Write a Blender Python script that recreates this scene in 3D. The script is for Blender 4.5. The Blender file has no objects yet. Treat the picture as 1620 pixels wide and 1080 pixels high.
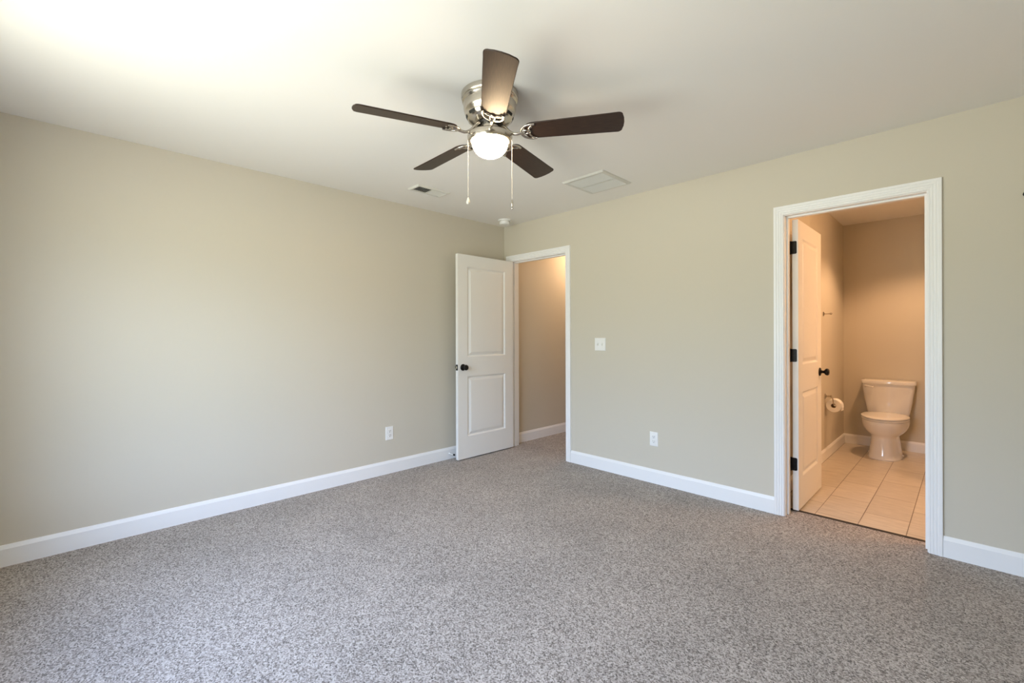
import bpy, bmesh, math, random
from mathutils import Vector, Matrix
C = bpy.context.scene.collection
PI = math.pi
random.seed(4)

# ------------------------------------------------------------------ camera
W, H = 1620, 1080
FPX = 706.4
CAM = Vector((3.631, -3.4475, 1.236))
cam_data = bpy.data.cameras.new('camera')
cam_data.sensor_width = 36.0
cam_data.lens = 36.0 * FPX / W
cam_data.shift_y = (529.5 - 540.0) / W
cam_data.clip_start = 0.02
cam = bpy.data.objects.new('camera', cam_data)
C.objects.link(cam)
cam.matrix_world = (Matrix.Translation(CAM) @ Matrix.Rotation(0.79427, 4, 'Z')
                    @ Matrix.Rotation(PI / 2, 4, 'X') @ Matrix.Rotation(-0.003, 4, 'Z'))
bpy.context.scene.camera = cam

# ------------------------------------------------------------------ view
sc = bpy.context.scene
sc.view_settings.view_transform = 'Standard'
sc.view_settings.look = 'None'
sc.view_settings.exposure = 0.0
sc.view_settings.gamma = 1.0
sc.view_settings.use_curve_mapping = False
sc.cycles.use_denoising = True
sc.cycles.diffuse_bounces = 7
sc.cycles.max_bounces = 12
sc.cycles.caustics_reflective = False
sc.cycles.caustics_refractive = False
sc.cycles.sample_clamp_indirect = 6.0

# ------------------------------------------------------------------ daylight: sky above, sunlit lawn below
SKY = 18.0
world = bpy.data.worlds.new('daylight')
sc.world = world
world.use_nodes = True
nt = world.node_tree
nt.nodes.clear()
tc = nt.nodes.new('ShaderNodeTexCoord')
sep = nt.nodes.new('ShaderNodeSeparateXYZ')
nt.links.new(tc.outputs['Generated'], sep.inputs[0])
rmp = nt.nodes.new('ShaderNodeValToRGB')
mr = nt.nodes.new('ShaderNodeMapRange')
mr.inputs[1].default_value = -1; mr.inputs[2].default_value = 1
nt.links.new(sep.outputs['Z'], mr.inputs[0])
nt.links.new(mr.outputs[0], rmp.inputs[0])
el = rmp.color_ramp.elements
el[0].position = 0.0;  el[0].color = (0.70, 0.69, 0.56, 1)
el[1].position = 1.0;  el[1].color = (0.32, 0.50, 0.95, 1)
for p, c in ((0.36, (1.02, 1.05, 0.96, 1)), (0.46, (0.95, 1.02, 0.88, 1)), (0.51, (0.42, 0.48, 0.42, 1)),
             (0.56, (0.54, 0.70, 0.88, 1)), (0.63, (0.86, 1.10, 1.50, 1)), (0.80, (0.62, 0.86, 1.35, 1))):
    e = el.new(p); e.color = c
bg = nt.nodes.new('ShaderNodeBackground')
bg.inputs[1].default_value = SKY
# lawn light shaped by direction: brighter towards -X, dimmed towards +X
shade = nt.nodes.new('ShaderNodeMapRange'); shade.interpolation_type = 'SMOOTHSTEP'
shade.inputs[1].default_value = 0.15; shade.inputs[2].default_value = 0.75
shade.inputs[3].default_value = 0.83; shade.inputs[4].default_value = 0.64
nt.links.new(sep.outputs['X'], shade.inputs[0])
below = nt.nodes.new('ShaderNodeMapRange'); below.interpolation_type = 'SMOOTHSTEP'
below.inputs[1].default_value = -0.10; below.inputs[2].default_value = 0.05
nt.links.new(sep.outputs['Z'], below.inputs[0])
mixf = nt.nodes.new('ShaderNodeMix'); mixf.data_type = 'FLOAT'
nt.links.new(below.outputs[0], mixf.inputs[0]); nt.links.new(shade.outputs[0], mixf.inputs[2]); mixf.inputs[3].default_value = 1.0
mulc = nt.nodes.new('ShaderNodeVectorMath'); mulc.operation = 'SCALE'
nt.links.new(rmp.outputs[0], mulc.inputs[0]); nt.links.new(mixf.outputs[0], mulc.inputs['Scale'])
nt.links.new(mulc.outputs[0], bg.inputs[0])
wo = nt.nodes.new('ShaderNodeOutputWorld')
nt.links.new(bg.outputs[0], wo.inputs[0])

CEIL = 2.44
RX, RY = 4.60, -3.95                      # room's right wall and rear wall
WINS = [(1.00, 1.90), (2.10, 3.00)]       # the window openings in the rear wall
WZ = (0.55, 2.08)
for k, (a, b) in enumerate(WINS):
    ld = bpy.data.lights.new('window_portal', 'AREA')
    ld.shape = 'RECTANGLE'; ld.size = b - a; ld.size_y = WZ[1] - WZ[0]
    ld.cycles.is_portal = True
    lo = bpy.data.objects.new('window_portal', ld)
    C.objects.link(lo)
    lo.location = ((a + b) / 2, RY - 0.03, (WZ[0] + WZ[1]) / 2)
    lo.rotation_euler = (PI / 2, 0, 0)    # -Z of the lamp points to +Y (into the room)

def lamp(name, loc, watts, col, r=0.05):
    d = bpy.data.lights.new(name, 'POINT')
    d.energy = watts; d.color = col; d.shadow_soft_size = r
    o = bpy.data.objects.new(name, d)
    C.objects.link(o); o.location = loc
    return o

WARM = (1.0, 0.58, 0.315)
for y in (0.72, 0.90):
    lamp('vanity_bulb', (4.30, y, 2.02), 18.5, WARM, 0.05)
lamp('hall_bulb', (0.44, 1.22, 2.24), 18.0, (1.0, 0.64, 0.38), 0.08)
dl = bpy.data.lights.new('bathroom_downlight', 'SPOT')
dl.energy = 94.0; dl.color = WARM; dl.spot_size = math.radians(120); dl.spot_blend = 0.5; dl.shadow_soft_size = 0.06
do = bpy.data.objects.new('bathroom_downlight', dl)
C.objects.link(do); do.location = (3.38, 1.95, 2.455)

# ------------------------------------------------------------------ materials
def srgb(r, g, b):
    f = lambda v: (v / 12.92 if v <= 0.04045 else ((v + 0.055) / 1.055) ** 2.4)
    return (f(r / 255), f(g / 255), f(b / 255), 1)

def mat(name, col, rough=0.5, metal=0.0, spec=0.5, noise=None, bump=None, coat=0.0):
    """noise=(scale, amount) varies the colour a little; bump=(scale, strength, distance)."""
    m = bpy.data.materials.new(name)
    m.use_nodes = True
    t = m.node_tree
    b = t.nodes['Principled BSDF']
    b.inputs['Base Color'].default_value = col
    b.inputs['Roughness'].default_value = rough
    b.inputs['Metallic'].default_value = metal
    b.inputs['Specular IOR Level'].default_value = spec
    b.inputs['Coat Weight'].default_value = coat
    if noise or bump:
        co = t.nodes.new('ShaderNodeTexCoord')
    if noise:
        n = t.nodes.new('ShaderNodeTexNoise')
        n.inputs['Scale'].default_value = noise[0]
        n.inputs['Detail'].default_value = 4
        t.links.new(co.outputs['Object'], n.inputs['Vector'])
        r = t.nodes.new('ShaderNodeValToRGB')
        k = noise[1]
        r.color_ramp.elements[0].color = tuple(c * (1 - k) for c in col[:3]) + (1,)
        r.color_ramp.elements[1].color = tuple(min(1, c * (1 + k)) for c in col[:3]) + (1,)
        t.links.new(n.outputs['Fac'], r.inputs[0])
        t.links.new(r.outputs[0], b.inputs['Base Color'])
    if bump:
        n2 = t.nodes.new('ShaderNodeTexNoise')
        n2.inputs['Scale'].default_value = bump[0]
        n2.inputs['Detail'].default_value = 3
        t.links.new(co.outputs['Object'], n2.inputs['Vector'])
        bp = t.nodes.new('ShaderNodeBump')
        bp.inputs['Strength'].default_value = bump[1]
        bp.inputs['Distance'].default_value = bump[2]
        t.links.new(n2.outputs['Fac'], bp.inputs['Height'])
        t.links.new(bp.outputs[0], b.inputs['Normal'])
    return m

M_WALL = mat('greige_wall_paint', (0.595, 0.553, 0.462, 1), 0.75, spec=0.25, bump=(260, 0.12, 0.0008))
M_CEIL = mat('ceiling_paint', (0.84, 0.825, 0.79, 1), 0.9, spec=0.15, bump=(200, 0.10, 0.0008))
M_TRIM = mat('white_trim_paint', (0.84, 0.84, 0.835, 1), 0.38, spec=0.4, noise=(3, 0.01))
M_DOOR = mat('white_door_paint', (0.82, 0.81, 0.78, 1), 0.42, spec=0.4, bump=(420, 0.06, 0.0004))
M_BLACK = mat('oil_rubbed_black_metal', (0.012, 0.010, 0.009, 1), 0.35, metal=0.6, noise=(60, 0.3))
M_NICKEL = mat('brushed_nickel', (0.56, 0.515, 0.45, 1), 0.22, metal=1.0, noise=(40, 0.05))
M_BRASS = mat('bright_latch_metal', (0.75, 0.72, 0.64, 1), 0.25, metal=1.0, noise=(40, 0.05))
M_PLASTIC = mat('white_plastic', (0.82, 0.82, 0.80, 1), 0.35, noise=(8, 0.015))
M_DARK = mat('dark_void', (0.02, 0.019, 0.016, 1), 0.8, noise=(20, 0.2))
M_SLOT = mat('socket_slot', (0.05, 0.05, 0.05, 1), 0.6, noise=(80, 0.2))
M_GRILLE = mat('painted_grille_metal', (0.66, 0.65, 0.60, 1), 0.5, noise=(10, 0.02))
M_CHINA = mat('white_vitreous_china', (0.78, 0.76, 0.72, 1), 0.09, spec=0.6, noise=(4, 0.01), coat=0.3)
M_SEAT = mat('white_seat_plastic', (0.79, 0.77, 0.73, 1), 0.16, noise=(4, 0.01))
M_PAPER = mat('toilet_tissue', (0.86, 0.85, 0.83, 1), 0.95, spec=0.1, bump=(300, 0.25, 0.0006))
M_CORE = mat('cardboard_core', (0.30, 0.20, 0.12, 1), 0.9, noise=(60, 0.15))
M_CHAIN = mat('white_pull_chain', (0.60, 0.575, 0.51, 1), 0.35, noise=(200, 0.1))
M_SUB = mat('subfloor', (0.03, 0.022, 0.016, 1), 0.9, noise=(30, 0.3))

def wood_mat():
    m = bpy.data.materials.new('espresso_wood')
    m.use_nodes = True
    t = m.node_tree; b = t.nodes['Principled BSDF']
    co = t.nodes.new('ShaderNodeTexCoord')
    mp = t.nodes.new('ShaderNodeMapping'); mp.inputs['Scale'].default_value = (3, 60, 60)
    n = t.nodes.new('ShaderNodeTexNoise'); n.inputs['Scale'].default_value = 6; n.inputs['Detail'].default_value = 6
    r = t.nodes.new('ShaderNodeValToRGB')
    r.color_ramp.elements[0].position = 0.3; r.color_ramp.elements[0].color = (0.016, 0.008, 0.005, 1)
    r.color_ramp.elements[1].position = 0.75; r.color_ramp.elements[1].color = (0.046, 0.025, 0.016, 1)
    t.links.new(co.outputs['Object'], mp.inputs[0]); t.links.new(mp.outputs[0], n.inputs['Vector'])
    t.links.new(n.outputs['Fac'], r.inputs[0]); t.links.new(r.outputs[0], b.inputs['Base Color'])
    b.inputs['Roughness'].default_value = 0.38; b.inputs['Specular IOR Level'].default_value = 0.38
    return m
M_WOOD = wood_mat()

def carpet_mat():
    m = bpy.data.materials.new('speckled_taupe_carpet')
    m.use_nodes = True
    t = m.node_tree; b = t.nodes['Principled BSDF']
    b.inputs['Roughness'].default_value = 1.0
    b.inputs['Specular IOR Level'].default_value = 0.05
    b.inputs['Sheen Weight'].default_value = 0.15
    co = t.nodes.new('ShaderNodeTexCoord')
    # every tuft (a Voronoi cell) has its own shade of yarn; a finer noise breaks the tufts up
    wob = t.nodes.new('ShaderNodeTexNoise'); wob.inputs['Scale'].default_value = 220; wob.inputs['Detail'].default_value = 2
    t.links.new(co.outputs['Object'], wob.inputs['Vector'])
    sc_ = t.nodes.new('ShaderNodeVectorMath'); sc_.operation = 'SCALE'; sc_.inputs['Scale'].default_value = 0.003
    t.links.new(wob.outputs['Color'], sc_.inputs[0])
    ad = t.nodes.new('ShaderNodeVectorMath'); ad.operation = 'ADD'
    t.links.new(co.outputs['Object'], ad.inputs[0]); t.links.new(sc_.outputs[0], ad.inputs[1])
    vo = t.nodes.new('ShaderNodeTexVoronoi'); vo.inputs['Scale'].default_value = 195
    t.links.new(ad.outputs[0], vo.inputs['Vector'])
    sx = t.nodes.new('ShaderNodeSeparateXYZ'); t.links.new(vo.outputs['Color'], sx.inputs[0])
    n = t.nodes.new('ShaderNodeTexNoise'); n.inputs['Scale'].default_value = 230; n.inputs['Detail'].default_value = 2
    t.links.new(co.outputs['Object'], n.inputs['Vector'])
    mm = t.nodes.new('ShaderNodeMath'); mm.operation = 'MULTIPLY_ADD'; mm.inputs[1].default_value = 0.9
    t.links.new(n.outputs['Fac'], mm.inputs[0]); t.links.new(sx.outputs['X'], mm.inputs[2])
    r = t.nodes.new('ShaderNodeValToRGB')
    e = r.color_ramp.elements
    e[0].position = 0.0; e[0].color = (0.036, 0.029, 0.024, 1)
    e[1].position = 1.0; e[1].color = (0.55, 0.495, 0.444, 1)
    x = e.new(0.34); x.color = (0.235, 0.203, 0.174, 1)
    m9 = t.nodes.new('ShaderNodeMapRange'); m9.inputs[1].default_value = 0.30; m9.inputs[2].default_value = 1.55
    t.links.new(mm.outputs[0], m9.inputs[0]); t.links.new(m9.outputs[0], r.inputs[0])
    big = t.nodes.new('ShaderNodeTexNoise'); big.inputs['Scale'].default_value = 2.2; big.inputs['Detail'].default_value = 3
    t.links.new(co.outputs['Object'], big.inputs['Vector'])
    mr = t.nodes.new('ShaderNodeMapRange')
    mr.inputs[1].default_value = 0.3; mr.inputs[2].default_value = 0.7
    mr.inputs[3].default_value = 0.90; mr.inputs[4].default_value = 1.08
    t.links.new(big.outputs['Fac'], mr.inputs[0])
    mx = t.nodes.new('ShaderNodeVectorMath'); mx.operation = 'SCALE'
    t.links.new(r.outputs[0], mx.inputs[0]); t.links.new(mr.outputs[0], mx.inputs['Scale'])
    t.links.new(mx.outputs[0], b.inputs['Base Color'])
    bp = t.nodes.new('ShaderNodeBump'); bp.inputs['Strength'].default_value = 0.25; bp.inputs['Distance'].default_value = 0.003
    t.links.new(n.outputs['Fac'], bp.inputs['Height']); t.links.new(bp.outputs[0], b.inputs['Normal'])
    return m
M_CARPET = carpet_mat()

def tile_mat():
    m = bpy.data.materials.new('striated_beige_tile')
    m.use_nodes = True
    t = m.node_tree; b = t.nodes['Principled BSDF']
    b.inputs['Roughness'].default_value = 0.32
    co = t.nodes.new('ShaderNodeTexCoord')
    mp = t.nodes.new('ShaderNodeMapping')
    # bricks are laid along Y: swap the axes so a brick row is a strip of tiles running away from the door
    mp.inputs['Rotation'].default_value = (0, 0, PI / 2)
    mp.inputs['Location'].default_value = (0.0, -2.897, 0)
    br = t.nodes.new('ShaderNodeTexBrick')
    br.inputs['Scale'].default_value = 1.0
    br.inputs['Brick Width'].default_value = 0.47
    br.inputs['Row Height'].default_value = 0.236
    br.inputs['Mortar Size'].default_value = 0.0022
    br.inputs['Mortar Smooth'].default_value = 0.1
    br.offset = 0.5
    br.inputs['Color1'].default_value = (0.62, 0.555, 0.47, 1)
    br.inputs['Color2'].default_value = (0.55, 0.49, 0.41, 1)
    br.inputs['Mortar'].default_value = (0.20, 0.15, 0.11, 1)
    t.links.new(co.outputs['Object'], mp.inputs[0]); t.links.new(mp.outputs[0], br.inputs['Vector'])
    m2 = t.nodes.new('ShaderNodeMapping'); m2.inputs['Scale'].default_value = (7, 70, 7)
    n = t.nodes.new('ShaderNodeTexNoise'); n.inputs['Scale'].default_value = 1.0; n.inputs['Detail'].default_value = 5
    n.inputs['Roughness'].default_value = 0.7
    t.links.new(co.outputs['Object'], m2.inputs[0]); t.links.new(m2.outputs[0], n.inputs['Vector'])
    mr = t.nodes.new('ShaderNodeMapRange')
    mr.inputs[1].default_value = 0.3; mr.inputs[2].default_value = 0.75
    mr.inputs[3].default_value = 0.74; mr.inputs[4].default_value = 1.16
    t.links.new(n.outputs['Fac'], mr.inputs[0])
    mx = t.nodes.new('ShaderNodeVectorMath'); mx.operation = 'SCALE'
    t.links.new(br.outputs['Color'], mx.inputs[0]); t.links.new(mr.outputs[0], mx.inputs['Scale'])
    t.links.new(mx.outputs[0], b.inputs['Base Color'])
    bp = t.nodes.new('ShaderNodeBump'); bp.invert = True
    bp.inputs['Strength'].default_value = 0.5; bp.inputs['Distance'].default_value = 0.002
    t.links.new(br.outputs['Fac'], bp.inputs['Height']); t.links.new(bp.outputs[0], b.inputs['Normal'])
    return m
M_TILE = tile_mat()

def glow_mat(name, col, s):
    m = bpy.data.materials.new(name)
    m.use_nodes = True
    t = m.node_tree; b = t.nodes['Principled BSDF']
    b.inputs['Base Color'].default_value = (0.9, 0.88, 0.84, 1)
    b.inputs['Roughness'].default_value = 0.3
    b.inputs['Emission Color'].default_value = col
    b.inputs['Emission Strength'].default_value = s
    return m
M_GLOBE = glow_mat('lit_frosted_glass', (1.0, 0.72, 0.43, 1), 70.0)

def pane_mat():
    m = bpy.data.materials.new('window_glass')
    m.use_nodes = True
    t = m.node_tree; t.nodes.clear()
    tr = t.nodes.new('ShaderNodeBsdfTransparent')
    gl = t.nodes.new('ShaderNodeBsdfGlossy'); gl.inputs['Roughness'].default_value = 0.02
    mx = t.nodes.new('ShaderNodeMixShader'); mx.inputs[0].default_value = 0.06
    o = t.nodes.new('ShaderNodeOutputMaterial')
    t.links.new(tr.outputs[0], mx.inputs[1]); t.links.new(gl.outputs[0], mx.inputs[2]); t.links.new(mx.outputs[0], o.inputs[0])
    return m
M_PANE = pane_mat()

# ------------------------------------------------------------------ mesh helpers
def obj(name, bm, m, parent=None, smooth=None, loc=None):
    bmesh.ops.recalc_face_normals(bm, faces=bm.faces[:])
    me = bpy.data.meshes.new(name)
    bm.to_mesh(me); bm.free()
    if smooth:
        for p in me.polygons: p.use_smooth = True
        me.set_sharp_from_angle(angle=math.radians(smooth))
    me.materials.append(m)
    o = bpy.data.objects.new(name, me)
    C.objects.link(o)
    if parent: o.parent = parent
    if loc: o.location = loc
    return o

def thing(name, label, cat, loc=(0, 0, 0), rot=(0, 0, 0), group=None, kind=None):
    o = bpy.data.objects.new(name, None)
    C.objects.link(o)
    o.empty_display_size = 0.05
    o.location = loc; o.rotation_euler = rot
    o['label'] = label; o['category'] = cat
    if group: o['group'] = group
    if kind: o['kind'] = kind
    return o

def tag(o, label=None, cat=None, group=None, kind=None):
    if label: o['label'] = label
    if cat: o['category'] = cat
    if group: o['group'] = group
    if kind: o['kind'] = kind
    return o

def struct(name, bm, m, label=None, cat=None, smooth=None):
    return tag(obj(name, bm, m, None, smooth), label, cat, None, 'structure')

def box(bm, a, b, bevel=0.0, seg=2):
    x0, y0, z0 = (min(p, q) for p, q in zip(a, b)); x1, y1, z1 = (max(p, q) for p, q in zip(a, b))
    vs = [bm.verts.new(p) for p in ((x0, y0, z0), (x1, y0, z0), (x1, y1, z0), (x0, y1, z0),
                                    (x0, y0, z1), (x1, y0, z1), (x1, y1, z1), (x0, y1, z1))]
    fs = [bm.faces.new([vs[i] for i in q]) for q in
          ((3, 2, 1, 0), (4, 5, 6, 7), (0, 1, 5, 4), (1, 2, 6, 5), (2, 3, 7, 6), (3, 0, 4, 7))]
    if bevel:
        es = list({e for f in fs for e in f.edges})
        bmesh.ops.bevel(bm, geom=es, offset=bevel, segments=seg, profile=0.5, affect='EDGES')
    return vs

def bx(*boxes, bevel=0.0):
    bm = bmesh.new()
    for a, b in boxes: box(bm, a, b, bevel)
    return bm

def loft(bm, rings, cap=(True, True), closed=True):
    """rings: lists of equal numbers of points."""
    vr = [[bm.verts.new(p) for p in r] for r in rings]
    n = len(vr[0])
    for a, b in zip(vr[:-1], vr[1:]):
        for i in range(n if closed else n - 1):
            j = (i + 1) % n
            bm.faces.new((a[i], a[j], b[j], b[i]))
    if cap[0]: bm.faces.new(vr[0][::-1])
    if cap[1]: bm.faces.new(vr[-1])
    return vr

def lathe(bm, prof, n=48, mtx=None, cap=(True, True)):
    """prof: (radius, height) from one end to the other, about Z."""
    rings = []
    for r, z in prof:
        ring = [Vector((max(r, 1e-5) * math.cos(2 * PI * i / n), max(r, 1e-5) * math.sin(2 * PI * i / n), z)) for i in range(n)]
        rings.append([mtx @ p if mtx else p for p in ring])
    loft(bm, rings, cap)

def tube(bm, pts, rad, n=10, cap=True, flat=1.0):
    pts = [Vector(p) for p in pts]
    if not isinstance(rad, (list, tuple)): rad = [rad] * len(pts)
    rings = []; up = None
    for i, p in enumerate(pts):
        d = (pts[min(i + 1, len(pts) - 1)] - pts[max(i - 1, 0)]).normalized()
        if up is None:
            up = Vector((0, 0, 1)) if abs(d.z) < 0.9 else Vector((1, 0, 0))
        s = d.cross(up).normalized(); u = s.cross(d).normalized(); up = u
        rings.append([p + rad[i] * (math.cos(2 * PI * k / n) * s + flat * math.sin(2 * PI * k / n) * u) for k in range(n)])
    loft(bm, rings, (cap, cap))

def spline(ctrl, n=8):
    """Catmull-Rom through the control points."""
    P = [Vector(c) for c in ctrl]; P = [2 * P[0] - P[1]] + P + [2 * P[-1] - P[-2]]
    out = []
    for i in range(1, len(P) - 2):
        for k in range(n):
            t = k / n
            out.append(0.5 * ((2 * P[i]) + (P[i + 1] - P[i - 1]) * t + (2 * P[i - 1] - 5 * P[i] + 4 * P[i + 1] - P[i + 2]) * t * t
                              + (3 * P[i] - P[i - 1] - 3 * P[i + 1] + P[i + 2]) * t ** 3))
    out.append(P[-2])
    return out

# ------------------------------------------------------------------ shell: bedroom
HALL = (0.111, 0.873, 2.038)              # door openings in the back wall: left jamb, right jamb, head
BATH = (2.766, 3.474, 2.040)
JT = 0.018                                # jamb thickness
T1, T2 = 0.114, 0.125                     # wall thickness at the hall and at the bathroom
BX0, BY1, BCEIL = 2.645, 2.83, 2.47       # bathroom left wall, far wall, ceiling
HX0 = 0.03

bm = bmesh.new()
zt = CEIL + 0.02
ho = (HALL[0] - JT, HALL[1] + JT, HALL[2] + JT); bo = (BATH[0] - JT, BATH[1] + JT, BATH[2] + JT)
for x0, x1, z0 in ((0, ho[0], -0.03), (ho[1], bo[0], -0.03), (bo[1], RX, -0.03), (ho[0], ho[1], ho[2]), (bo[0], bo[1], bo[2])):
    box(bm, (x0, 0, z0), (x1, T1, zt))
struct('wall_back', bm, M_WALL, 'greige painted wall with the hall and bathroom doorways', 'wall')
struct('wall_left', bx(((-0.12, RY - 0.12, -0.03), (0, 0, zt)), ((-0.12, 0, -0.03), (0, T1, zt))), M_WALL,
       'long greige painted wall on the left with one outlet', 'wall')
struct('wall_right', bx(((RX, RY - 0.12, -0.03), (RX + 0.12, T1, zt))), M_WALL)
bm = bmesh.new()
xs = [0] + [v for w in WINS for v in w] + [RX]
for k in range(0, len(xs), 2):
    box(bm, (xs[k], RY - 0.12, -0.03), (xs[k + 1], RY, zt))
for a, b in WINS:
    box(bm, (a, RY - 0.12, -0.03), (b, RY, WZ[0])); box(bm, (a, RY - 0.12, WZ[1]), (b, RY, zt))
struct('wall_rear', bm, M_WALL)
struct('ceiling', bx(((0, RY, CEIL), (RX, 0, CEIL + 0.15))), M_CEIL, 'off white painted bedroom ceiling', 'ceiling')
bm = bx(((0, RY, -0.02), (RX, 0, 0)), ((HALL[0] - JT, 0, -0.02), (HALL[1] + JT, T1, 0)), ((HX0, T1, -0.02), (1.25, 3.0, 0)),
        ((BATH[0] - JT, 0, -0.02), (BATH[1] + JT, 0.152, 0)))
struct('floor', bm, M_CARPET, 'speckled taupe grey carpet running into the hall', 'carpet')
struct('floor_subfloor', bx(((-0.12, RY - 0.12, -0.05), (RX + 0.12, 3.2, -0.031))), M_SUB)

struct('trim_6', bx(((BATH[0] - JT, 0.150, -0.02), (BATH[1] + JT, 0.182, 0.0015)), bevel=0.001), M_SUB, 'dark strip between the carpet and the bathroom tile', 'threshold strip')  # flat dark strip that draws the line at the carpet edge

# hall beyond the left doorway
struct('wall_hall_left', bx(((HX0 - 0.12, T1, -0.03), (HX0, 3.0, zt))), M_WALL, 'greige hall wall seen through the open doorway', 'wall')
struct('wall_hall_right', bx(((1.25, T1, -0.03), (1.37, 3.0, zt))), M_WALL)
struct('wall_hall_far', bx(((HX0 - 0.12, 3.0, -0.03), (1.37, 3.12, zt))), M_WALL)
struct('ceiling_hall', bx(((HX0, T1, CEIL), (1.25, 3.0, CEIL + 0.1))), M_CEIL)

# bathroom beyond the right doorway
bz = BCEIL + 0.02
bm = bmesh.new()
for x0, x1, z0 in ((BX0, bo[0], -0.03), (bo[1], RX, -0.03), (bo[0], bo[1], bo[2])):
    box(bm, (x0, T1, z0), (x1, T2, bz))
struct('wall_bathroom_front', bm, M_WALL)
struct('wall_bathroom_left', bx(((BX0 - 0.12, T1, -0.03), (BX0, BY1 + 0.12, bz))), M_WALL, 'bathroom side wall behind the open white door', 'wall')
struct('wall_bathroom_far', bx(((BX0, BY1, -0.03), (RX, BY1 + 0.12, bz))), M_WALL, 'greige bathroom wall behind the toilet', 'wall')
struct('wall_bathroom_right', bx(((RX, T1, -0.03), (RX + 0.12, BY1 + 0.12, bz))), M_WALL)
struct('wall_bathroom_partition', bx(((3.58, 1.45, -0.03), (RX, 1.56, bz))), M_WALL)
struct('ceiling_bathroom', bx(((BX0, T2, BCEIL), (RX, BY1, BCEIL + 0.1))), M_CEIL, 'bathroom ceiling', 'ceiling')
struct('floor_bathroom', bx(((BX0, 0.180, -0.03), (RX, BY1, -0.002)), ((BX0, T2, -0.03), (bo[0], 0.180, -0.002)), ((bo[1], T2, -0.03), (RX, 0.180, -0.002))), M_TILE, 'beige striated tile bathroom floor in long strips', 'tile floor')

# ------------------------------------------------------------------ baseboards (profile swept along a wall)
BB = [(0, 0), (0.014, 0), (0.014, 0.094), (0.0125, 0.097), (0.006, 0.113), (0.004, 0.115), (0, 0.115)]
def baseboard(name, p, q, nrm, label=None, h=0.115, mitre=(0, 0)):
    """p, q on the wall face; nrm points into the room; mitre lengthens(-)/shortens(+) the face end per unit of thickness."""
    p, q, nrm = Vector(p), Vector(q), Vector(nrm)
    d = (q - p).normalized(); k = h / 0.115
    rings = [[p + nrm * t + d * (t * mitre[0]) + Vector((0, 0, z * k)) for t, z in BB],
             [q + nrm * t - d * (t * mitre[1]) + Vector((0, 0, z * k)) for t, z in BB]]
    bm = bmesh.new(); loft(bm, rings)
    return struct(name, bm, M_TRIM, label, 'baseboard' if label else None)

CW = 0.062                                # casing width
hc = (HALL[0] - 0.005 - CW, HALL[1] + 0.005 + CW); bc = (BATH[0] - 0.004 - 0.060, BATH[1] + 0.004 + 0.060)
baseboard('baseboard_left', (0, RY, 0), (0, 0, 0), (1, 0, 0), 'white baseboard along the left wall', mitre=(1, 1))
baseboard('baseboard_back', (hc[1], 0, 0), (bc[0], 0, 0), (0, -1, 0), 'white baseboard between the hall and bathroom doorways')
baseboard('baseboard_back_right', (bc[1], 0, 0), (RX, 0, 0), (0, -1, 0), 'short white baseboard right of the bathroom doorway', mitre=(0, 1))
baseboard('baseboard_right', (RX, 0, 0), (RX, RY, 0), (-1, 0, 0), mitre=(1, 1))
baseboard('baseboard_rear', (RX, RY, 0), (0, RY, 0), (0, 1, 0), mitre=(1, 1))
baseboard('baseboard_hall', (HX0, T1, 0), (HX0, 3.0, 0), (1, 0, 0), 'white baseboard along the hall wall')
zb = -0.002
baseboard('baseboard_bathroom_left', (BX0, T2, zb), (BX0, BY1, zb), (1, 0, 0), 'baseboard along the bathroom side wall', 0.105, (0, 1))
baseboard('baseboard_bathroom_far', (BX0, BY1, zb), (RX, BY1, zb), (0, -1, 0), 'baseboard behind the toilet', 0.105, (1, 0))

# ------------------------------------------------------------------ door frames
CAS = [(0.0, 0.0), (0.0, 0.0085), (0.003, 0.011), (0.008, 0.0115), (0.010, 0.0095), (0.013, 0.0095), (0.0155, 0.0125), (0.022, 0.013),
       (0.0245, 0.011), (0.027, 0.0112), (0.030, 0.0142), (0.037, 0.0150), (0.040, 0.0135), (0.0425, 0.0138), (0.046, 0.0168),
       (0.058, 0.0175), (0.061, 0.0160), (0.062, 0.0)]
def casing(name, op, y, sgn, w, rev, label):
    """three mitred legs of one moulding round an opening; sgn = direction the moulding stands off the wall (in y)."""
    x0, x1, z1 = op[0] - rev, op[1] + rev, op[2] + rev
    k = w / 0.062
    R = lambda dx, dz, t: [(0, 0)]
    bm = bmesh.new()
    rings = []
    rings.append([Vector((x0 - u * k, y + sgn * t, 0.0)) for u, t in CAS])
    rings.append([Vector((x0 - u * k, y + sgn * t, z1 + u * k)) for u, t in CAS])
    rings.append([Vector((x1 + u * k, y + sgn * t, z1 + u * k)) for u, t in CAS])
    rings.append([Vector((x1 + u * k, y + sgn * t, 0.0)) for u, t in CAS])
    loft(bm, rings)
    return struct(name, bm, M_TRIM, label, 'door casing')

def jamb(name, op, y0, y1, ys, ye, z0, label):
    x0, x1, z1 = op
    bm = bx(((x0 - JT, y0, z0), (x0, y1, z1 + JT)), ((x1, y0, z0), (x1 + JT, y1, z1 + JT)), ((x0, y0, z1), (x1, y1, z1 + JT)))
    for a, b in (((x0, ys, z0), (x0 + 0.011, ye, z1)), ((x1 - 0.011, ys, z0), (x1, ye, z1)), ((x0 + 0.011, ys, z1 - 0.011), (x1 - 0.011, ye, z1))):
        box(bm, a, b, 0.0015)
    return struct(name, bm, M_TRIM, label, 'door jamb')

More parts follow.
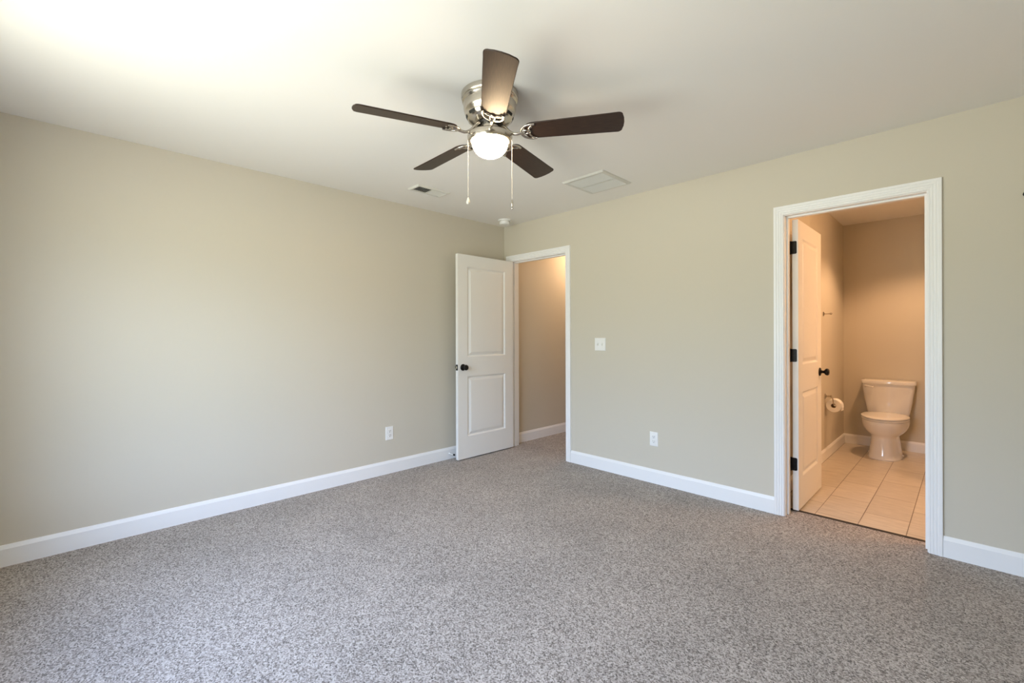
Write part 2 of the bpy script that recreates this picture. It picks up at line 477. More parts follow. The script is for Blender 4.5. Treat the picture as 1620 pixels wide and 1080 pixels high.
casing('trim_1', HALL, 0.0, -1, CW, 0.005, 'white moulded casing round the hall doorway')
casing('trim_2', BATH, 0.0, -1, 0.060, 0.004, 'white moulded casing round the bathroom doorway')
casing('trim_5', HALL, T1, 1, CW, 0.005, 'casing on the hall side of the hall doorway')
jamb('trim_3', HALL, 0.0, T1, 0.040, 0.075, 0.0, 'white jamb lining the hall doorway')
jamb('trim_4', BATH, 0.0, T2, 0.044, 0.079, 0.0, 'white jamb lining the bathroom doorway')
# strike plate let into the hall jamb
o = obj('strike_plate', bx(((HALL[1] - 0.002, 0.004, 0.88), (HALL[1], 0.034, 0.945)), bevel=0.0006), M_BLACK)
tag(o, 'small dark strike plate on the right jamb of the hall doorway', 'strike plate')

# ------------------------------------------------------------------ doors
def door_leaf(w, h, t, rows, st):
    """x 0..w, y 0..t, z 0..h with two moulded panels on each face. rows = [(z0,z1),...]; st = stile width."""
    bm = bmesh.new()
    steps = [(0.0, 0.0), (0.004, 0.0015), (0.013, 0.0105), (0.016, 0.0115), (0.021, 0.0115), (0.044, 0.0025), (0.048, 0.0015)]
    for side in (0, 1):
        Y = (lambda d: d) if side == 0 else (lambda d: t - d)
        xs = [0, st, w - st, w]
        zs = [0] + [v for r in rows for v in r] + [h]
        V = {(i, k): bm.verts.new((x, Y(0), z)) for i, x in enumerate(xs) for k, z in enumerate(zs)}
        for i in range(3):
            for k in range(len(zs) - 1):
                q = [V[i, k], V[i + 1, k], V[i + 1, k + 1], V[i, k + 1]]
                if i == 1 and k % 2 == 1:
                    ring = q
                    for ins, dep in steps[1:]:
                        a, b, c, d = xs[1] + ins, xs[2] - ins, zs[k] + ins, zs[k + 1] - ins
                        nr = [bm.verts.new((x, Y(dep), z)) for x, z in ((a, c), (b, c), (b, d), (a, d))]
                        for m in range(4):
                            bm.faces.new((ring[m], ring[(m + 1) % 4], nr[(m + 1) % 4], nr[m]))
                        ring = nr
                    bm.faces.new(ring)
                else:
                    bm.faces.new(q)
        if side == 0: A = V
        else: B = V
    n = len(zs) - 1
    for k in range(n):
        bm.faces.new((A[0, k], A[0, k + 1], B[0, k + 1], B[0, k])); bm.faces.new((A[3, k], A[3, k + 1], B[3, k + 1], B[3, k]))
    for i in range(3):
        bm.faces.new((A[i, 0], A[i + 1, 0], B[i + 1, 0], B[i, 0])); bm.faces.new((A[i, n], A[i + 1, n], B[i + 1, n], B[i, n]))
    return bm

def knob_bm(ydir):
    """rosette on the plane y=0, knob standing off along ydir."""
    m = Matrix.Rotation(PI / 2 * (1 if ydir < 0 else -1), 4, 'X')
    bm = bmesh.new()
    lathe(bm, [(0.0, 0.0), (0.032, 0.0), (0.033, 0.003), (0.031, 0.007), (0.026, 0.010), (0.016, 0.012), (0.0115, 0.016), (0.011, 0.028),
               (0.0135, 0.033), (0.021, 0.037), (0.026, 0.043), (0.0275, 0.051), (0.026, 0.058), (0.020, 0.063), (0.010, 0.0655), (0.0, 0.066)], 40, m)
    return bm

ROWS = [(0.215, 0.815), (1.005, 1.905)]
# hall door: swung 90 degrees into the bedroom, against the left wall
LW = 0.756
d1 = thing('door_1', 'white two panel door standing open in front of the left wall', 'door', (0.115, -0.012, 0.012), kind='structure')
# local leaf x -> world -y ; local leaf y -> world +x
root = d1
leaf = obj('door_leaf', door_leaf(LW, 2.022, 0.035, ROWS, 0.118), M_DOOR, root)
LM = Matrix.Rotation(-PI / 2, 4, 'Z')
leaf.data.transform(LM)                    # x -> -y, y -> +x
# visible face is the one at world x = 0.115+0.035
kz = 0.905
for nm, lx, rot in (('door_knob', 0.035, 1), ('door_knob', 0.0, -1)):
    b = knob_bm(1); b.transform(Matrix.Rotation(-PI / 2 * rot, 4, 'Z'))
    o = obj(nm, b, M_BLACK, root, 40, (lx, -(LW - 0.060), kz)); tag(o, 'black round door knob')
o = obj('latch_plate', bx(((0.004, -LW - 0.0012, kz - 0.0285), (0.031, -LW, kz + 0.0285)), bevel=0.0005), M_BLACK, root)
tag(o, 'dark latch plate'); lp = o
obj('latch_bolt', bx(((0.010, -LW - 0.011, kz - 0.011), (0.025, -LW - 0.0012, kz + 0.011)), bevel=0.002), M_BRASS, lp)
def hinge_knuckle(x, y, z, parent):
    bm = bmesh.new(); lathe(bm, [(0, -0.046), (0.004, -0.046), (0.0062, -0.044), (0.0062, 0.044), (0.004, 0.046), (0, 0.046)], 16, Matrix.Translation((x, y, z)))
    return bm
for z in (0.25, 1.05, 1.83):
    bm = hinge_knuckle(-0.010, 0.004, z, root)
    box(bm, (-0.008, 0.0, z - 0.044), (0.026, 0.0018, z + 0.044))
    obj('hinge', bm, M_BLACK, root, 40)

# bathroom door: swung 90 degrees into the bathroom, seen along its face
BW = 0.694
d2 = thing('door_2', 'white two panel door standing open inside the bathroom', 'door', (BATH[0] + 0.013, 0.135, 0.012), kind='structure')
leaf = obj('door_leaf', door_leaf(BW, 2.020, 0.035, ROWS, 0.115), M_DOOR, d2)
leaf.data.transform(Matrix(((0, 1, 0, 0), (1, 0, 0, 0), (0, 0, 1, 0), (0, 0, 0, 1))))   # x -> y, y -> x
bmf = bmesh.new(); bmf.from_mesh(leaf.data); bmesh.ops.recalc_face_normals(bmf, faces=bmf.faces[:]); bmf.to_mesh(leaf.data); bmf.free()
for lx, rot in ((0.035, 1), (0.0, -1)):
    b = knob_bm(1); b.transform(Matrix.Rotation(-PI / 2 * rot, 4, 'Z'))
    tag(obj('door_knob', b, M_BLACK, d2, 40, (lx, BW - 0.060, 0.925)), 'black round door knob')
for z in (0.318, 1.075, 1.826):
    bm = bmesh.new()
    # leaf let into the door's hinge edge, with rounded free corners
    r, x1, hh = 0.008, 0.0275, 0.0445
    out = [(-0.014, -hh), (x1 - r, -hh)] + [(x1 - r + r * math.sin(a), -hh + r - r * math.cos(a)) for a in (0.5, 1.05, PI / 2)] \
        + [(x1 - r + r * math.cos(a), hh - r + r * math.sin(a)) for a in (0, 0.5, 1.05)] + [(x1 - r, hh), (-0.014, hh)]
    loft(bm, [[Vector((x, -0.0022, z + q)) for x, q in out], [Vector((x, 0.0006, z + q)) for x, q in out]])
    box(bm, (-0.0130, -0.046, z - hh), (-0.0108, -0.004, z + hh))          # leaf on the jamb
    lathe(bm, [(0, -hh - 0.002), (0.004, -hh - 0.002), (0.006, -hh), (0.006, hh), (0.004, hh + 0.002), (0, hh + 0.002)], 16, Matrix.Translation((-0.0105, -0.004, z)))
    hg = obj('hinge', bm, M_BLACK, d2, 40)
    bm = bmesh.new()
    for dz in (-0.028, 0.0, 0.028):
        lathe(bm, [(0, 0), (0.0035, 0), (0.003, 0.0012), (0, 0.0016)], 12, Matrix.Translation((0.017 if dz else 0.010, -0.0022, z + dz)) @ Matrix.Rotation(PI / 2, 4, 'X'))
    obj('hinge_screws', bm, M_BLACK, hg, 40)

# door stop on the baseboard behind the hall door
ds = thing('door_stop', 'short door stop with dark tip on the baseboard behind the hall door', 'door stop', (0.014, -0.772, 0.055))
bm = bmesh.new(); lathe(bm, [(0, 0), (0.011, 0), (0.011, 0.003), (0.006, 0.008), (0.0045, 0.012), (0.0045, 0.066), (0, 0.066)], 16, Matrix.Rotation(PI / 2, 4, 'Y'))
obj('stem', bm, M_PLASTIC, ds, 40)
bm = bmesh.new(); lathe(bm, [(0, 0.064), (0.0075, 0.064), (0.0085, 0.068), (0.0085, 0.079), (0.006, 0.083), (0, 0.083)], 16, Matrix.Rotation(PI / 2, 4, 'Y'))
obj('tip', bm, M_BLACK, ds, 40)

# ------------------------------------------------------------------ rear windows (behind the camera)
for k, (a, b) in enumerate(WINS):
    w = thing('window_%d' % (k + 1), 'white double hung window in the rear wall', 'window', (0, 0, 0), kind='structure')
    bm = bmesh.new()
    y0, y1 = RY - 0.10, RY - 0.05
    for p, q in (((a, y0, WZ[0]), (a + 0.04, y1, WZ[1])), ((b - 0.04, y0, WZ[0]), (b, y1, WZ[1])), ((a, y0, WZ[0]), (b, y1, WZ[0] + 0.05)),
                 ((a, y0, WZ[1] - 0.04), (b, y1, WZ[1])), ((a, y0, 1.295), (b, y1, 1.335))):
        box(bm, p, q)
    obj('window_frame', bm, M_TRIM, w)
    obj('window_sill', bx(((a - 0.05, RY, WZ[0] - 0.02), (b + 0.05, RY + 0.05, WZ[0])), bevel=0.003), M_TRIM, w)
    obj('pane', bx(((a + 0.04, y0 + 0.02, WZ[0] + 0.05), (b - 0.04, y0 + 0.024, WZ[1] - 0.04))), M_PANE, w)

# ------------------------------------------------------------------ ceiling fan
FX, FY, FZ = 1.957, -1.954, 2.24          # FZ: blade height
fan = thing('ceiling_fan', 'five blade flush mount ceiling fan with dark wood blades and a lit globe', 'ceiling fan', (FX, FY, CEIL))
L = lambda z: z - CEIL
bm = bmesh.new()
lathe(bm, [(0, 0), (0.139, 0), (0.143, -0.004), (0.143, -0.022), (0.140, -0.028), (0.136, -0.030), (0.139, -0.034), (0.139, -0.040), (0.134, -0.046),
           (0.131, -0.049), (0.133, -0.052), (0.131, -0.078), (0.126, -0.095), (0.120, -0.102), (0.119, -0.112), (0.112, -0.126), (0.098, -0.138),
           (0.082, -0.145), (0.070, -0.148), (0.0, -0.148)], 72)
hous = obj('motor_housing', bm, M_NICKEL, fan, 35)
# dark cooling slots round the lower bowl
for k in range(10):
    bm = bmesh.new()
    a0 = 2 * PI * k / 10 + 0.12
    rings = []
    for s in range(7):
        a = a0 + 0.36 * s / 6
        ca, sa = math.cos(a), math.sin(a)
        rr = [(0.1195, -0.1135), (0.1135, -0.1255), (0.1080, -0.1230), (0.1140, -0.1120)]
        rings.append([Vector((r * ca, r * sa, z)) for r, z in rr])
    loft(bm, rings)
    obj('vent_slot', bm, M_DARK, hous, 40)
# rotor plate and neck of the light kit
bm = bmesh.new()
lathe(bm, [(0, -0.147), (0.066, -0.147), (0.068, -0.151), (0.064, -0.158), (0, -0.158)], 48)
obj('rotor_plate', bm, M_BLACK, fan, 35)
bm = bmesh.new()
lathe(bm, [(0, -0.156), (0.046, -0.156), (0.049, -0.159), (0.049, -0.192), (0.052, -0.196), (0.075, -0.199), (0.100, -0.201), (0.107, -0.203),
           (0.112, -0.208), (0.113, -0.214), (0.112, -0.238), (0.109, -0.243), (0.100, -0.244), (0.092, -0.240), (0.092, -0.207), (0, -0.205)], 64)
kit = obj('light_kit', bm, M_NICKEL, fan, 35)
cdir = Vector((CAM.x - FX, CAM.y - FY, 0)).normalized()
ax = math.atan2(cdir.y, cdir.x) + 0.02
for k in range(3):
    a = ax + 2 * PI * k / 3
    bm = bmesh.new()
    lathe(bm, [(0, 0), (0.009, 0), (0.009, 0.016), (0.006, 0.018), (0, 0.018)], 16,
          Matrix.Translation((0.110 * math.cos(a), 0.110 * math.sin(a), -0.222)) @ Matrix.Rotation(a, 4, 'Z') @ Matrix.Rotation(PI / 2, 4, 'Y'))
    obj('thumb_screw', bm, M_NICKEL, kit, 40)
bm = bmesh.new()
prof = [(0.0900, -0.222)] + [(0.0905 * math.cos(t * PI / 2 / 12), -0.240 - 0.076 * math.sin(t * PI / 2 / 12)) for t in range(13)]
lathe(bm, prof, 56, cap=(True, True))
tag(obj('glass_globe', bm, M_GLOBE, fan, 40), 'glowing frosted glass bowl')

def blade_bm():
    r0, r1 = 0.175, 0.655
    n = 14
    outl = []
    # root end: rounded; tip: nearly square with soft corners
    w = lambda x: 0.056 + (0.068 - 0.056) * (x - r0) / (r1 - r0)
    up = []
    for i in range(7):                     # rounded root quarter
        a = PI / 2 * i / 6
        up.append((r0 + 0.045 * (1 - math.cos(a)), 0.057 * math.sin(a) ** 0.8))
    for i in range(1, n):
        x = r0 + 0.045 + (r1 - 0.030 - r0 - 0.045) * i / n
        up.append((x, w(x)))
    for i in range(6):
        a = PI / 2 * i / 5
        up.append((r1 - 0.030 + 0.030 * math.sin(a) * 0.75, w(r1) - 0.020 * (1 - math.cos(a))))
    up.append((r1 - 0.002, 0.028)); up.append((r1, 0.0))
    pts = up + [(x, -y) for x, y in reversed(up[1:-1])]
    bm = bmesh.new()
    e = 0.0015
    def ring(z, s):
        cx = 0.42
        return [Vector((cx + (x - cx) * (1 - s / 0.24), y * (1 - s / 0.06), z)) for x, y in pts]
    loft(bm, [ring(0.0, e), ring(e, 0), ring(0.006 - e, 0), ring(0.006, e)])
    return bm

def iron_bm():
    """the arm and the crescent holder under a blade, along +x (before the blade's pitch)."""
    bm = bmesh.new()
    tube(bm, spline([(0.060, 0, 0.048), (0.080, 0, 0.030), (0.103, 0, 0.004), (0.130, 0, -0.010), (0.163, 0, -0.007)], 6), 0.0088, 12, flat=0.8)
    z = -0.005
    tube(bm, spline([(0.232, 0.050, z), (0.205, 0.050, z), (0.180, 0.040, z), (0.165, 0.022, z), (0.160, 0, z), (0.165, -0.022, z), (0.180, -0.040, z),
                     (0.205, -0.050, z), (0.232, -0.050, z)], 6), 0.0062, 10, flat=0.7)
    for s in (1, -1):
        tube(bm, spline([(0.162, 0.006 * s, z), (0.182, 0.012 * s, z), (0.200, 0.008 * s, z), (0.207, 0, z)], 5), 0.0045, 8, flat=0.7)
        tube(bm, spline([(0.200, 0.010 * s, z), (0.203, 0.026 * s, z), (0.216, 0.042 * s, z), (0.226, 0.049 * s, z)], 5), 0.0045, 8, flat=0.7)
    for x, y in ((0.195, 0.0), (0.214, 0.036), (0.214, -0.036)):
        lathe(bm, [(0, -0.004), (0.0055, -0.003), (0.0055, 0.003), (0, 0.003)], 10, Matrix.Translation((x, y, z)))
    return bm

BASE = math.radians(250.0)
blade_me = iron_me = None
for k in range(5):
    a = BASE - k * 2 * PI / 5
    pitch = Matrix.Rotation(-math.radians(13), 4, 'X')
    if blade_me is None:
        o = obj('blade', blade_bm(), M_WOOD, fan); blade_me = o.data
        i = obj('blade_iron', iron_bm(), M_NICKEL, o, 50); iron_me = i.data
    else:
        o = bpy.data.objects.new('blade', blade_me); C.objects.link(o); o.parent = fan
        i = bpy.data.objects.new('blade_iron', iron_me); C.objects.link(i); i.parent = o
    o.matrix_basis = Matrix.Translation((0, 0, L(FZ))) @ Matrix.Rotation(a, 4, 'Z') @ pitch
    i.matrix_basis = Matrix.Identity(4)
    tag(i, 'nickel blade arm with an open crescent bracket')

# pull chains: from the ring, one on each side as seen from the door
sdir = Vector((0.7009, 0.7133, 0))
for s, ln, kind in ((-1, 1.918, 'ball'), (1, 1.905, 'bullet')):
    p = sdir * (0.109 * s) + cdir * 0.03
    bm = bmesh.new()
    z0, z1 = -0.236, L(ln)
    n = int((z0 - z1) / 0.006)
    for q in range(n):
        zc = z0 - (q + 0.5) * 0.006
        lathe(bm, [(0.0006, 0.003), (0.0016, 0.0018), (0.0016, -0.0018), (0.0006, -0.003)], 6, Matrix.Translation((p.x, p.y, zc)), (False, False))
    ch = obj('pull_chain', bm, M_CHAIN, fan, 60)
    bm = bmesh.new()
    if kind == 'ball':
        lathe(bm, [(0, 0), (0.002, 0), (0.0035, -0.006), (0.0075, -0.016), (0.0095, -0.024), (0.0085, -0.031), (0.004, -0.035), (0, -0.036)], 20, Matrix.Translation((p.x, p.y, z1)))
        tag(obj('pull_fob', bm, M_CHAIN, ch, 60), 'pear shaped white pull fob')
    else:
        lathe(bm, [(0, 0), (0.002, 0), (0.0042, -0.006), (0.0042, -0.034), (0.002, -0.036), (0.0038, -0.040), (0.0035, -0.047), (0, -0.050)], 16, Matrix.Translation((p.x, p.y, z1)))
        tag(obj('pull_fob', bm, M_NICKEL, ch, 60), 'slim metal pull fob')

# ------------------------------------------------------------------ ceiling fittings
def vent(x0, x1, y0, y1, name, label, two_way):
    v = thing(name, label, 'air vent', ((x0 + x1) / 2, (y0 + y1) / 2, CEIL))
    w, d = (x1 - x0) / 2, (y1 - y0) / 2
    fr = 0.024 if two_way else 0.030
    hf = 0.012
    bm = bmesh.new()
    def rect(a, b, z): return [Vector((-a, -b, z)), Vector((a, -b, z)), Vector((a, b, z)), Vector((-a, b, z))]
    rings = [rect(w, d, 0), rect(w, d, -0.003), rect(w - 0.009, d - 0.009, -hf), rect(w - fr + 0.003, d - fr + 0.003, -hf), rect(w - fr, d - fr, -hf + 0.003), rect(w - fr, d - fr, -0.0005)]
    loft(bm, rings, (False, False))
    obj('frame', bm, M_GRILLE, v)
    iw, idp = w - fr, d - fr
    obj('duct_opening', bx(((-iw, -idp, -0.0010), (iw, idp, -0.0002))), M_DARK, v)
    bm = bmesh.new()
    if two_way:
        n = 16
        for k in range(n):
            y = -idp + (k + 0.5) * 2 * idp / n
            s = 1 if k < n // 2 else -1
            c = Vector((0, y, -0.0055)); h = 0.0050
            dy, dz = (0.0058, 0.0045)
            a = [Vector((-iw, y - dy * s, -0.0055 - dz)), Vector((-iw, y - dy * s + 0.0012, -0.0055 - dz)), Vector((-iw, y + dy * s + 0.0012, -0.0055 + dz)), Vector((-iw, y + dy * s, -0.0055 + dz))]
            loft(bm, [a, [p + Vector((2 * iw, 0, 0)) for p in a]])
        box(bm, (-iw, -0.003, -0.0115), (iw, 0.003, -0.001))
    else:
        n = 30
        for k in range(n):
            y = -idp + (k + 0.5) * 2 * idp / n
            a = [Vector((-iw, y + 0.0030, -0.0100)), Vector((-iw, y + 0.0018, -0.0100)), Vector((-iw, y - 0.0034, -0.0030)), Vector((-iw, y - 0.0022, -0.0030))]
            loft(bm, [a, [p + Vector((2 * iw, 0, 0)) for p in a]])
        box(bm, (-iw, -0.006, -0.0118), (iw, 0.006, -0.001))
    tag(obj('louvres', bm, M_GRILLE, v), kind='stuff')
    return v
vent(0.415, 0.575, -1.484, -1.172, 'air_vent', 'small white ceiling register with a dark louvred half, left of the fan chains', True)
vent(1.392, 1.773, -0.687, -0.292, 'return_grille', 'large square white return air grille on the ceiling right of the fan', False)

sd = thing('smoke_detector', 'round white smoke detector on the ceiling above the open hall door', 'smoke detector', (0.235, -0.215, CEIL))
bm = bmesh.new(); lathe(bm, [(0, 0), (0.068, 0), (0.069, -0.004), (0.066, -0.013), (0.060, -0.015), (0, -0.015)], 48)
obj('mounting_base', bm, M_PLASTIC, sd, 35)
bm = bmesh.new(); lathe(bm, [(0, -0.015), (0.048, -0.015), (0.048, -0.020), (0.054, -0.022), (0.054, -0.040), (0.050, -0.047), (0.040, -0.050), (0.016, -0.051), (0.015, -0.053), (0, -0.053)], 48)
obj('sensor_cover', bm, M_PLASTIC, sd, 35)

# ------------------------------------------------------------------ switch and outlets (built facing -y on the plane y=0)
def plate_bm(w, h):
    bm = bmesh.new()
    r = lambda a, b, y: [Vector((-a, y, -b)), Vector((a, y, -b)), Vector((a, y, b)), Vector((-a, y, b))]
    loft(bm, [r(w / 2, h / 2, 0), r(w / 2, h / 2, -0.002), r(w / 2 - 0.003, h / 2 - 0.003, -0.0055)])
    return bm
def screw_bm(x, z):
    bm = bmesh.new(); lathe(bm, [(0, 0), (0.0035, 0), (0.003, 0.001), (0, 0.0013)], 12, Matrix.Translation((x, -0.0055, z)) @ Matrix.Rotation(PI / 2, 4, 'X'))
    return bm
sw = thing('light_switch', 'white double toggle light switch plate beside the hall doorway', 'light switch', (1.277, 0, 1.147))
pl = obj('cover_plate', plate_bm(0.117, 0.117), M_PLASTIC, sw)
for s, up in ((-1, 1), (1, -1)):
    bm = bmesh.new(); box(bm, (-0.005, -0.015, -0.006), (0.005, 0.0, 0.006), 0.001)
    bm.transform(Matrix.Translation((0.023 * s, -0.004, 0)) @ Matrix.Rotation(math.radians(28 * up), 4, 'X'))
    obj('toggle', bm, M_PLASTIC, sw)
    obj('toggle_slot', bx(((0.023 * s - 0.0065, -0.0058, -0.0125), (0.023 * s + 0.0065, -0.0054, 0.0125))), M_GRILLE, pl)
    for z in (-0.030, 0.030):
        obj('screw', screw_bm(0.023 * s, z), M_PLASTIC, pl, 40)

def outlet(name, label, loc, rz):
    o = thing(name, label, 'outlet', loc, (0, 0, rz), 'wall outlets')
    p = obj('cover_plate', plate_bm(0.074, 0.118), M_PLASTIC, o)
    for s in (1, -1):
        bm = bmesh.new()
        pts = []
        for i in range(24):
            a = 2 * PI * i / 24
            pts.append((0.0172 * math.cos(a), max(-0.0138, min(0.0138, 0.0172 * math.sin(a)))))
        loft(bm, [[Vector((x, -0.005, z + 0.0195 * s)) for x, z in pts], [Vector((x, -0.0066, z + 0.0195 * s)) for x, z in pts], [Vector((x * 0.94, -0.0072, z * 0.94 + 0.0195 * s)) for x, z in pts]])
        rc = obj('receptacle', bm, M_PLASTIC, o, 40)
        bm = bmesh.new()
        zc = 0.0195 * s
        box(bm, (-0.0078, -0.0076, zc - 0.001), (-0.0052, -0.0070, zc + 0.0085)); box(bm, (0.0052, -0.0076, zc), (0.0078, -0.0070, zc + 0.0075))
        lathe(bm, [(0, 0), (0.0030, 0), (0.0030, 0.0006), (0, 0.0006)], 12, Matrix.Translation((0, -0.0070, zc - 0.0075)) @ Matrix.Rotation(PI / 2, 4, 'X'))
        obj('socket_slots', bm, M_SLOT, rc)
    obj('screw', screw_bm(0, 0), M_PLASTIC, p, 40)
    return o
outlet('wall_outlet', 'white duplex outlet low on the wall between the two doorways', (1.806, 0, 0.366), 0)
outlet('wall_outlet', 'white duplex outlet low on the left wall beside the open door', (0, -1.427, 0.358), PI / 2)

# small dark fitting just entering the frame at the right edge
wh = thing('wall_hook', 'tiny dark hook on the wall near the right edge, right of the bathroom doorway', 'hook', (3.8445, 0, 1.942))
bm = bmesh.new(); lathe(bm, [(0, 0), (0.012, 0), (0.012, 0.003), (0.005, 0.006), (0.0045, 0.020), (0.010, 0.026), (0.011, 0.032), (0.006, 0.036), (0, 0.037)], 20, Matrix.Rotation(PI / 2, 4, 'X'))
obj('peg', bm, M_BLACK, wh, 40)

# ------------------------------------------------------------------ toilet (local: +y forward from the far wall, then turned to face the door)
TX, TY = 3.050, BY1
toi = thing('toilet', 'white two piece toilet against the far bathroom wall', 'toilet', (TX, TY, -0.002), (0, 0, PI))
def ring(z, yb, yf, rx, n=56, e=2.0, yc=None):
    """egg ring: half ellipses to the back (yb) and the front (yf) about yc."""
    yc = yb + (yf - yb) * 0.42 if yc is None else yc
    out = []
    for i in range(n):
        a = 2 * PI * i / n
        c, s = math.cos(a), math.sin(a)
        k = (abs(c) ** e + abs(s) ** e) ** (-1 / e)
        y = yc + k * s * ((yf - yc) if s > 0 else (yc - yb))
        out.append(Vector((rx * k * c, y, z)))
    return out
bm = bmesh.new()
S = [ring(z, yb, yf, rx, e=e) for z, yb, yf, rx, e in (
    (0.0, 0.16, 0.655, 0.134, 2.7), (0.010, 0.16, 0.658, 0.136, 2.7), (0.020, 0.162, 0.650, 0.129, 2.7), (0.060, 0.165, 0.642, 0.123, 2.6), (0.120, 0.165, 0.634, 0.116, 2.6),
    (0.170, 0.165, 0.628, 0.112, 2.5), (0.200, 0.16, 0.626, 0.111, 2.5), (0.216, 0.158, 0.628, 0.113, 2.4), (0.226, 0.155, 0.634, 0.119, 2.3), (0.238, 0.15, 0.646, 0.132, 2.25),
    (0.254, 0.148, 0.662, 0.149, 2.2), (0.272, 0.145, 0.677, 0.163, 2.15), (0.292, 0.142, 0.689, 0.174, 2.1), (0.315, 0.14, 0.698, 0.182, 2.1), (0.340, 0.14, 0.703, 0.186, 2.1),
    (0.360, 0.14, 0.704, 0.187, 2.1), (0.372, 0.14, 0.703, 0.186, 2.1), (0.378, 0.145, 0.697, 0.181, 2.1))]
loft(bm, S)
bowl = obj('bowl', bm, M_CHINA, toi, 50)
# shelf that carries the tank
obj('tank_shelf', bx(((-0.125, 0.03, 0.30), (0.125, 0.30, 0.372)), bevel=0.02), M_CHINA, bowl, 50)
bm = bmesh.new()
bm.free()
for s in (1, -1):
    bm = bmesh.new()
    lathe(bm, [(0, 0.0), (0.014, 0.0), (0.014, 0.008), (0.010, 0.016), (0, 0.018)], 16, Matrix.Translation((0.128 * s, 0.36, 0.012)))
    obj('bolt_cap', bm, M_SEAT, bowl, 40)
bm = bmesh.new()
loft(bm, [ring(0.380, 0.21, 0.700, 0.184), ring(0.383, 0.205, 0.706, 0.188), ring(0.391, 0.205, 0.706, 0.188), ring(0.396, 0.21, 0.700, 0.184)])
obj('seat', bm, M_SEAT, toi, 45)
bm = bmesh.new()
loft(bm, [ring(0.399, 0.205, 0.702, 0.185), ring(0.402, 0.200, 0.708, 0.190), ring(0.410, 0.200, 0.708, 0.190), ring(0.416, 0.205, 0.700, 0.184), ring(0.420, 0.23, 0.66, 0.155), ring(0.4215, 0.30, 0.56, 0.08)])
lid = obj('seat_lid', bm, M_SEAT, toi, 45)
for s in (1, -1):
    obj('lid_hinge', bx(((0.05 * s, 0.20, 0.378), (0.09 * s, 0.235, 0.412)), bevel=0.006), M_SEAT, lid, 45)
def tring(z, w, y0, y1, bow=0.022, n=12, r=0.03):
    """tank section: flat back, bowed front, rounded corners."""
    pts = [Vector((-w, y0, z))]
    pts = []
    for i in range(5):
        a = PI + PI / 2 * i / 4 * 1.0
        pts.append(Vector((-w + 0.015 + 0.015 * math.cos(a), y0 + 0.015 + 0.015 * math.sin(a), z)))
    for i in range(5):
        a = -PI / 2 + PI / 2 * i / 4
        pts.append(Vector((w - 0.015 + 0.015 * math.cos(a), y0 + 0.015 + 0.015 * math.sin(a), z)))
    for i in range(6):
        a = PI / 2 * i / 5
        pts.append(Vector((w - r + r * math.cos(a), y1 - bow - r + r * math.sin(a), z)))
    for i in range(1, n):
        x = (w - r) * (1 - 2 * i / n)
        pts.append(Vector((x, y1 - bow + bow * (1 - (x / (w - r)) ** 2), z)))
    for i in range(6):
        a = PI / 2 + PI / 2 * i / 5
        pts.append(Vector((-w + r + r * math.cos(a), y1 - bow - r + r * math.sin(a), z)))
    return pts
bm = bmesh.new()
loft(bm, [tring(0.374, 0.150, 0.035, 0.190), tring(0.382, 0.165, 0.028, 0.200), tring(0.42, 0.174, 0.025, 0.207), tring(0.52, 0.190, 0.022, 0.212), tring(0.64, 0.206, 0.020, 0.216), tring(0.706, 0.213, 0.020, 0.218)])
tank = obj('tank', bm, M_CHINA, toi, 40)
bm = bmesh.new()
loft(bm, [tring(0.706, 0.216, 0.018, 0.221), tring(0.709, 0.222, 0.014, 0.227), tring(0.732, 0.224, 0.013, 0.229), tring(0.742, 0.220, 0.017, 0.225), tring(0.746, 0.205, 0.03, 0.212)])
obj('tank_lid', bm, M_CHINA, toi, 40)
bm = bmesh.new()
# lever on the viewer's left: local +x is world -x after the half turn
lathe(bm, [(0, 0), (0.012, 0), (0.012, 0.006), (0.007, 0.012), (0, 0.012)], 16, Matrix.Translation((0.182, 0.190, 0.680)) @ Matrix.Rotation(-PI / 2, 4, 'X'))
tube(bm, spline([(0.184, 0.206, 0.682), (0.164, 0.218, 0.681), (0.138, 0.227, 0.677), (0.112, 0.230, 0.673)], 5), [0.009] * 11 + [0.011] * 4 + [0.006], 10, flat=0.8)
tag(obj('flush_lever', bm, M_SEAT, tank, 50), 'white flush lever')

# ------------------------------------------------------------------ things on the bathroom side wall
RXc, RYc, RZc = BX0 + 0.075, 1.90, 0.548
hd = thing('toilet_paper_holder', 'nickel toilet paper holder on the bathroom side wall beside the toilet', 'paper holder', (BX0, RYc, RZc + 0.072))
bm = bmesh.new(); lathe(bm, [(0, 0), (0.026, 0), (0.026, 0.004), (0.018, 0.009), (0.010, 0.016), (0.009, 0.040), (0.013, 0.048), (0.013, 0.058), (0, 0.060)], 28, Matrix.Translation((0, -0.030, 0)) @ Matrix.Rotation(PI / 2, 4, 'Y'))
obj('wall_post', bm, M_NICKEL, hd, 40)
bm = bmesh.new()
tube(bm, spline([(0.052, -0.045, 0.004), (0.066, -0.070, -0.004), (0.073, -0.074, -0.030), (0.075, -0.068, -0.058), (0.075, -0.055, -0.072), (0.075, 0.0, -0.072), (0.075, 0.075, -0.072)], 6), 0.0055, 12)
obj('arm', bm, M_NICKEL, hd, 40)
rl = thing('toilet_paper_roll', 'roll of white toilet paper hanging on the holder beside the toilet', 'toilet paper', (RXc, RYc, RZc - 0.014))
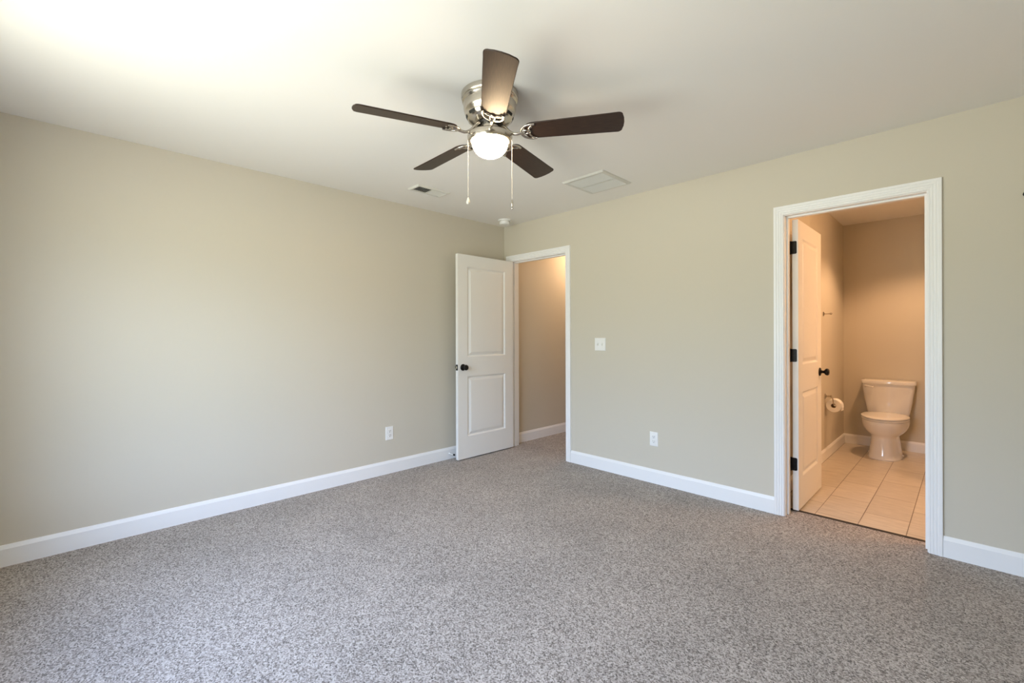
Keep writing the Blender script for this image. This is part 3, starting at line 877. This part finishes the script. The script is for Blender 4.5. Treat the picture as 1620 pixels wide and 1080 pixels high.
YM = Matrix.Rotation(-PI / 2, 4, 'X')
bm = bmesh.new(); R0, R1, hl = 0.0215, 0.063, 0.052
lathe(bm, [(R0, -hl), (R1 - 0.003, -hl), (R1, -hl + 0.003), (R1, hl - 0.003), (R1 - 0.003, hl), (R0, hl), (R0, -hl)], 56, YM, (False, False))
# loose end hanging from the room side
t0 = [Vector((R1 * math.cos(a), 0, R1 * math.sin(a))) for a in (0.5, 0.25, 0.0)] + [Vector((R1 + 0.001, 0, -0.012)), Vector((R1 - 0.002, 0, -0.030)), Vector((R1 - 0.001, 0, -0.044))]
for a, b in zip(t0[:-1], t0[1:]):
    n_ = Vector((b.z - a.z, 0, a.x - b.x)).normalized() * -0.0012
    q = [a + Vector((0, -hl, 0)), a + n_ + Vector((0, -hl, 0)), b + n_ + Vector((0, -hl, 0)), b + Vector((0, -hl, 0))]
    loft(bm, [q, [p + Vector((0, 2 * hl, 0)) for p in q]])
obj('paper', bm, M_PAPER, rl, 40)
bm = bmesh.new(); lathe(bm, [(R0 - 0.0012, -hl + 0.001), (R0, -hl + 0.001), (R0, hl - 0.001), (R0 - 0.0012, hl - 0.001), (R0 - 0.0012, -hl + 0.001)], 40, YM, (False, False))
tag(obj('cardboard_core', bm, M_CORE, rl, 40), 'brown cardboard core')

hk = thing('towel_hook', 'nickel towel hook sticking out of the bathroom side wall behind the door edge', 'towel hook', (BX0, 1.80, 1.432))
bm = bmesh.new(); lathe(bm, [(0, 0), (0.022, 0), (0.022, 0.004), (0.015, 0.008), (0.008, 0.014), (0, 0.014)], 28, Matrix.Rotation(PI / 2, 4, 'Y'))
obj('back_plate', bm, M_NICKEL, hk, 40)
bm = bmesh.new(); tube(bm, [(0.012, 0, 0), (0.030, 0, 0), (0.048, 0, 0.0), (0.056, 0, 0.0), (0.064, 0, 0.001), (0.071, 0, 0.001), (0.074, 0, 0.001)], [0.006, 0.005, 0.006, 0.009, 0.0105, 0.008, 0.003], 14)
obj('peg', bm, M_NICKEL, hk, 50)
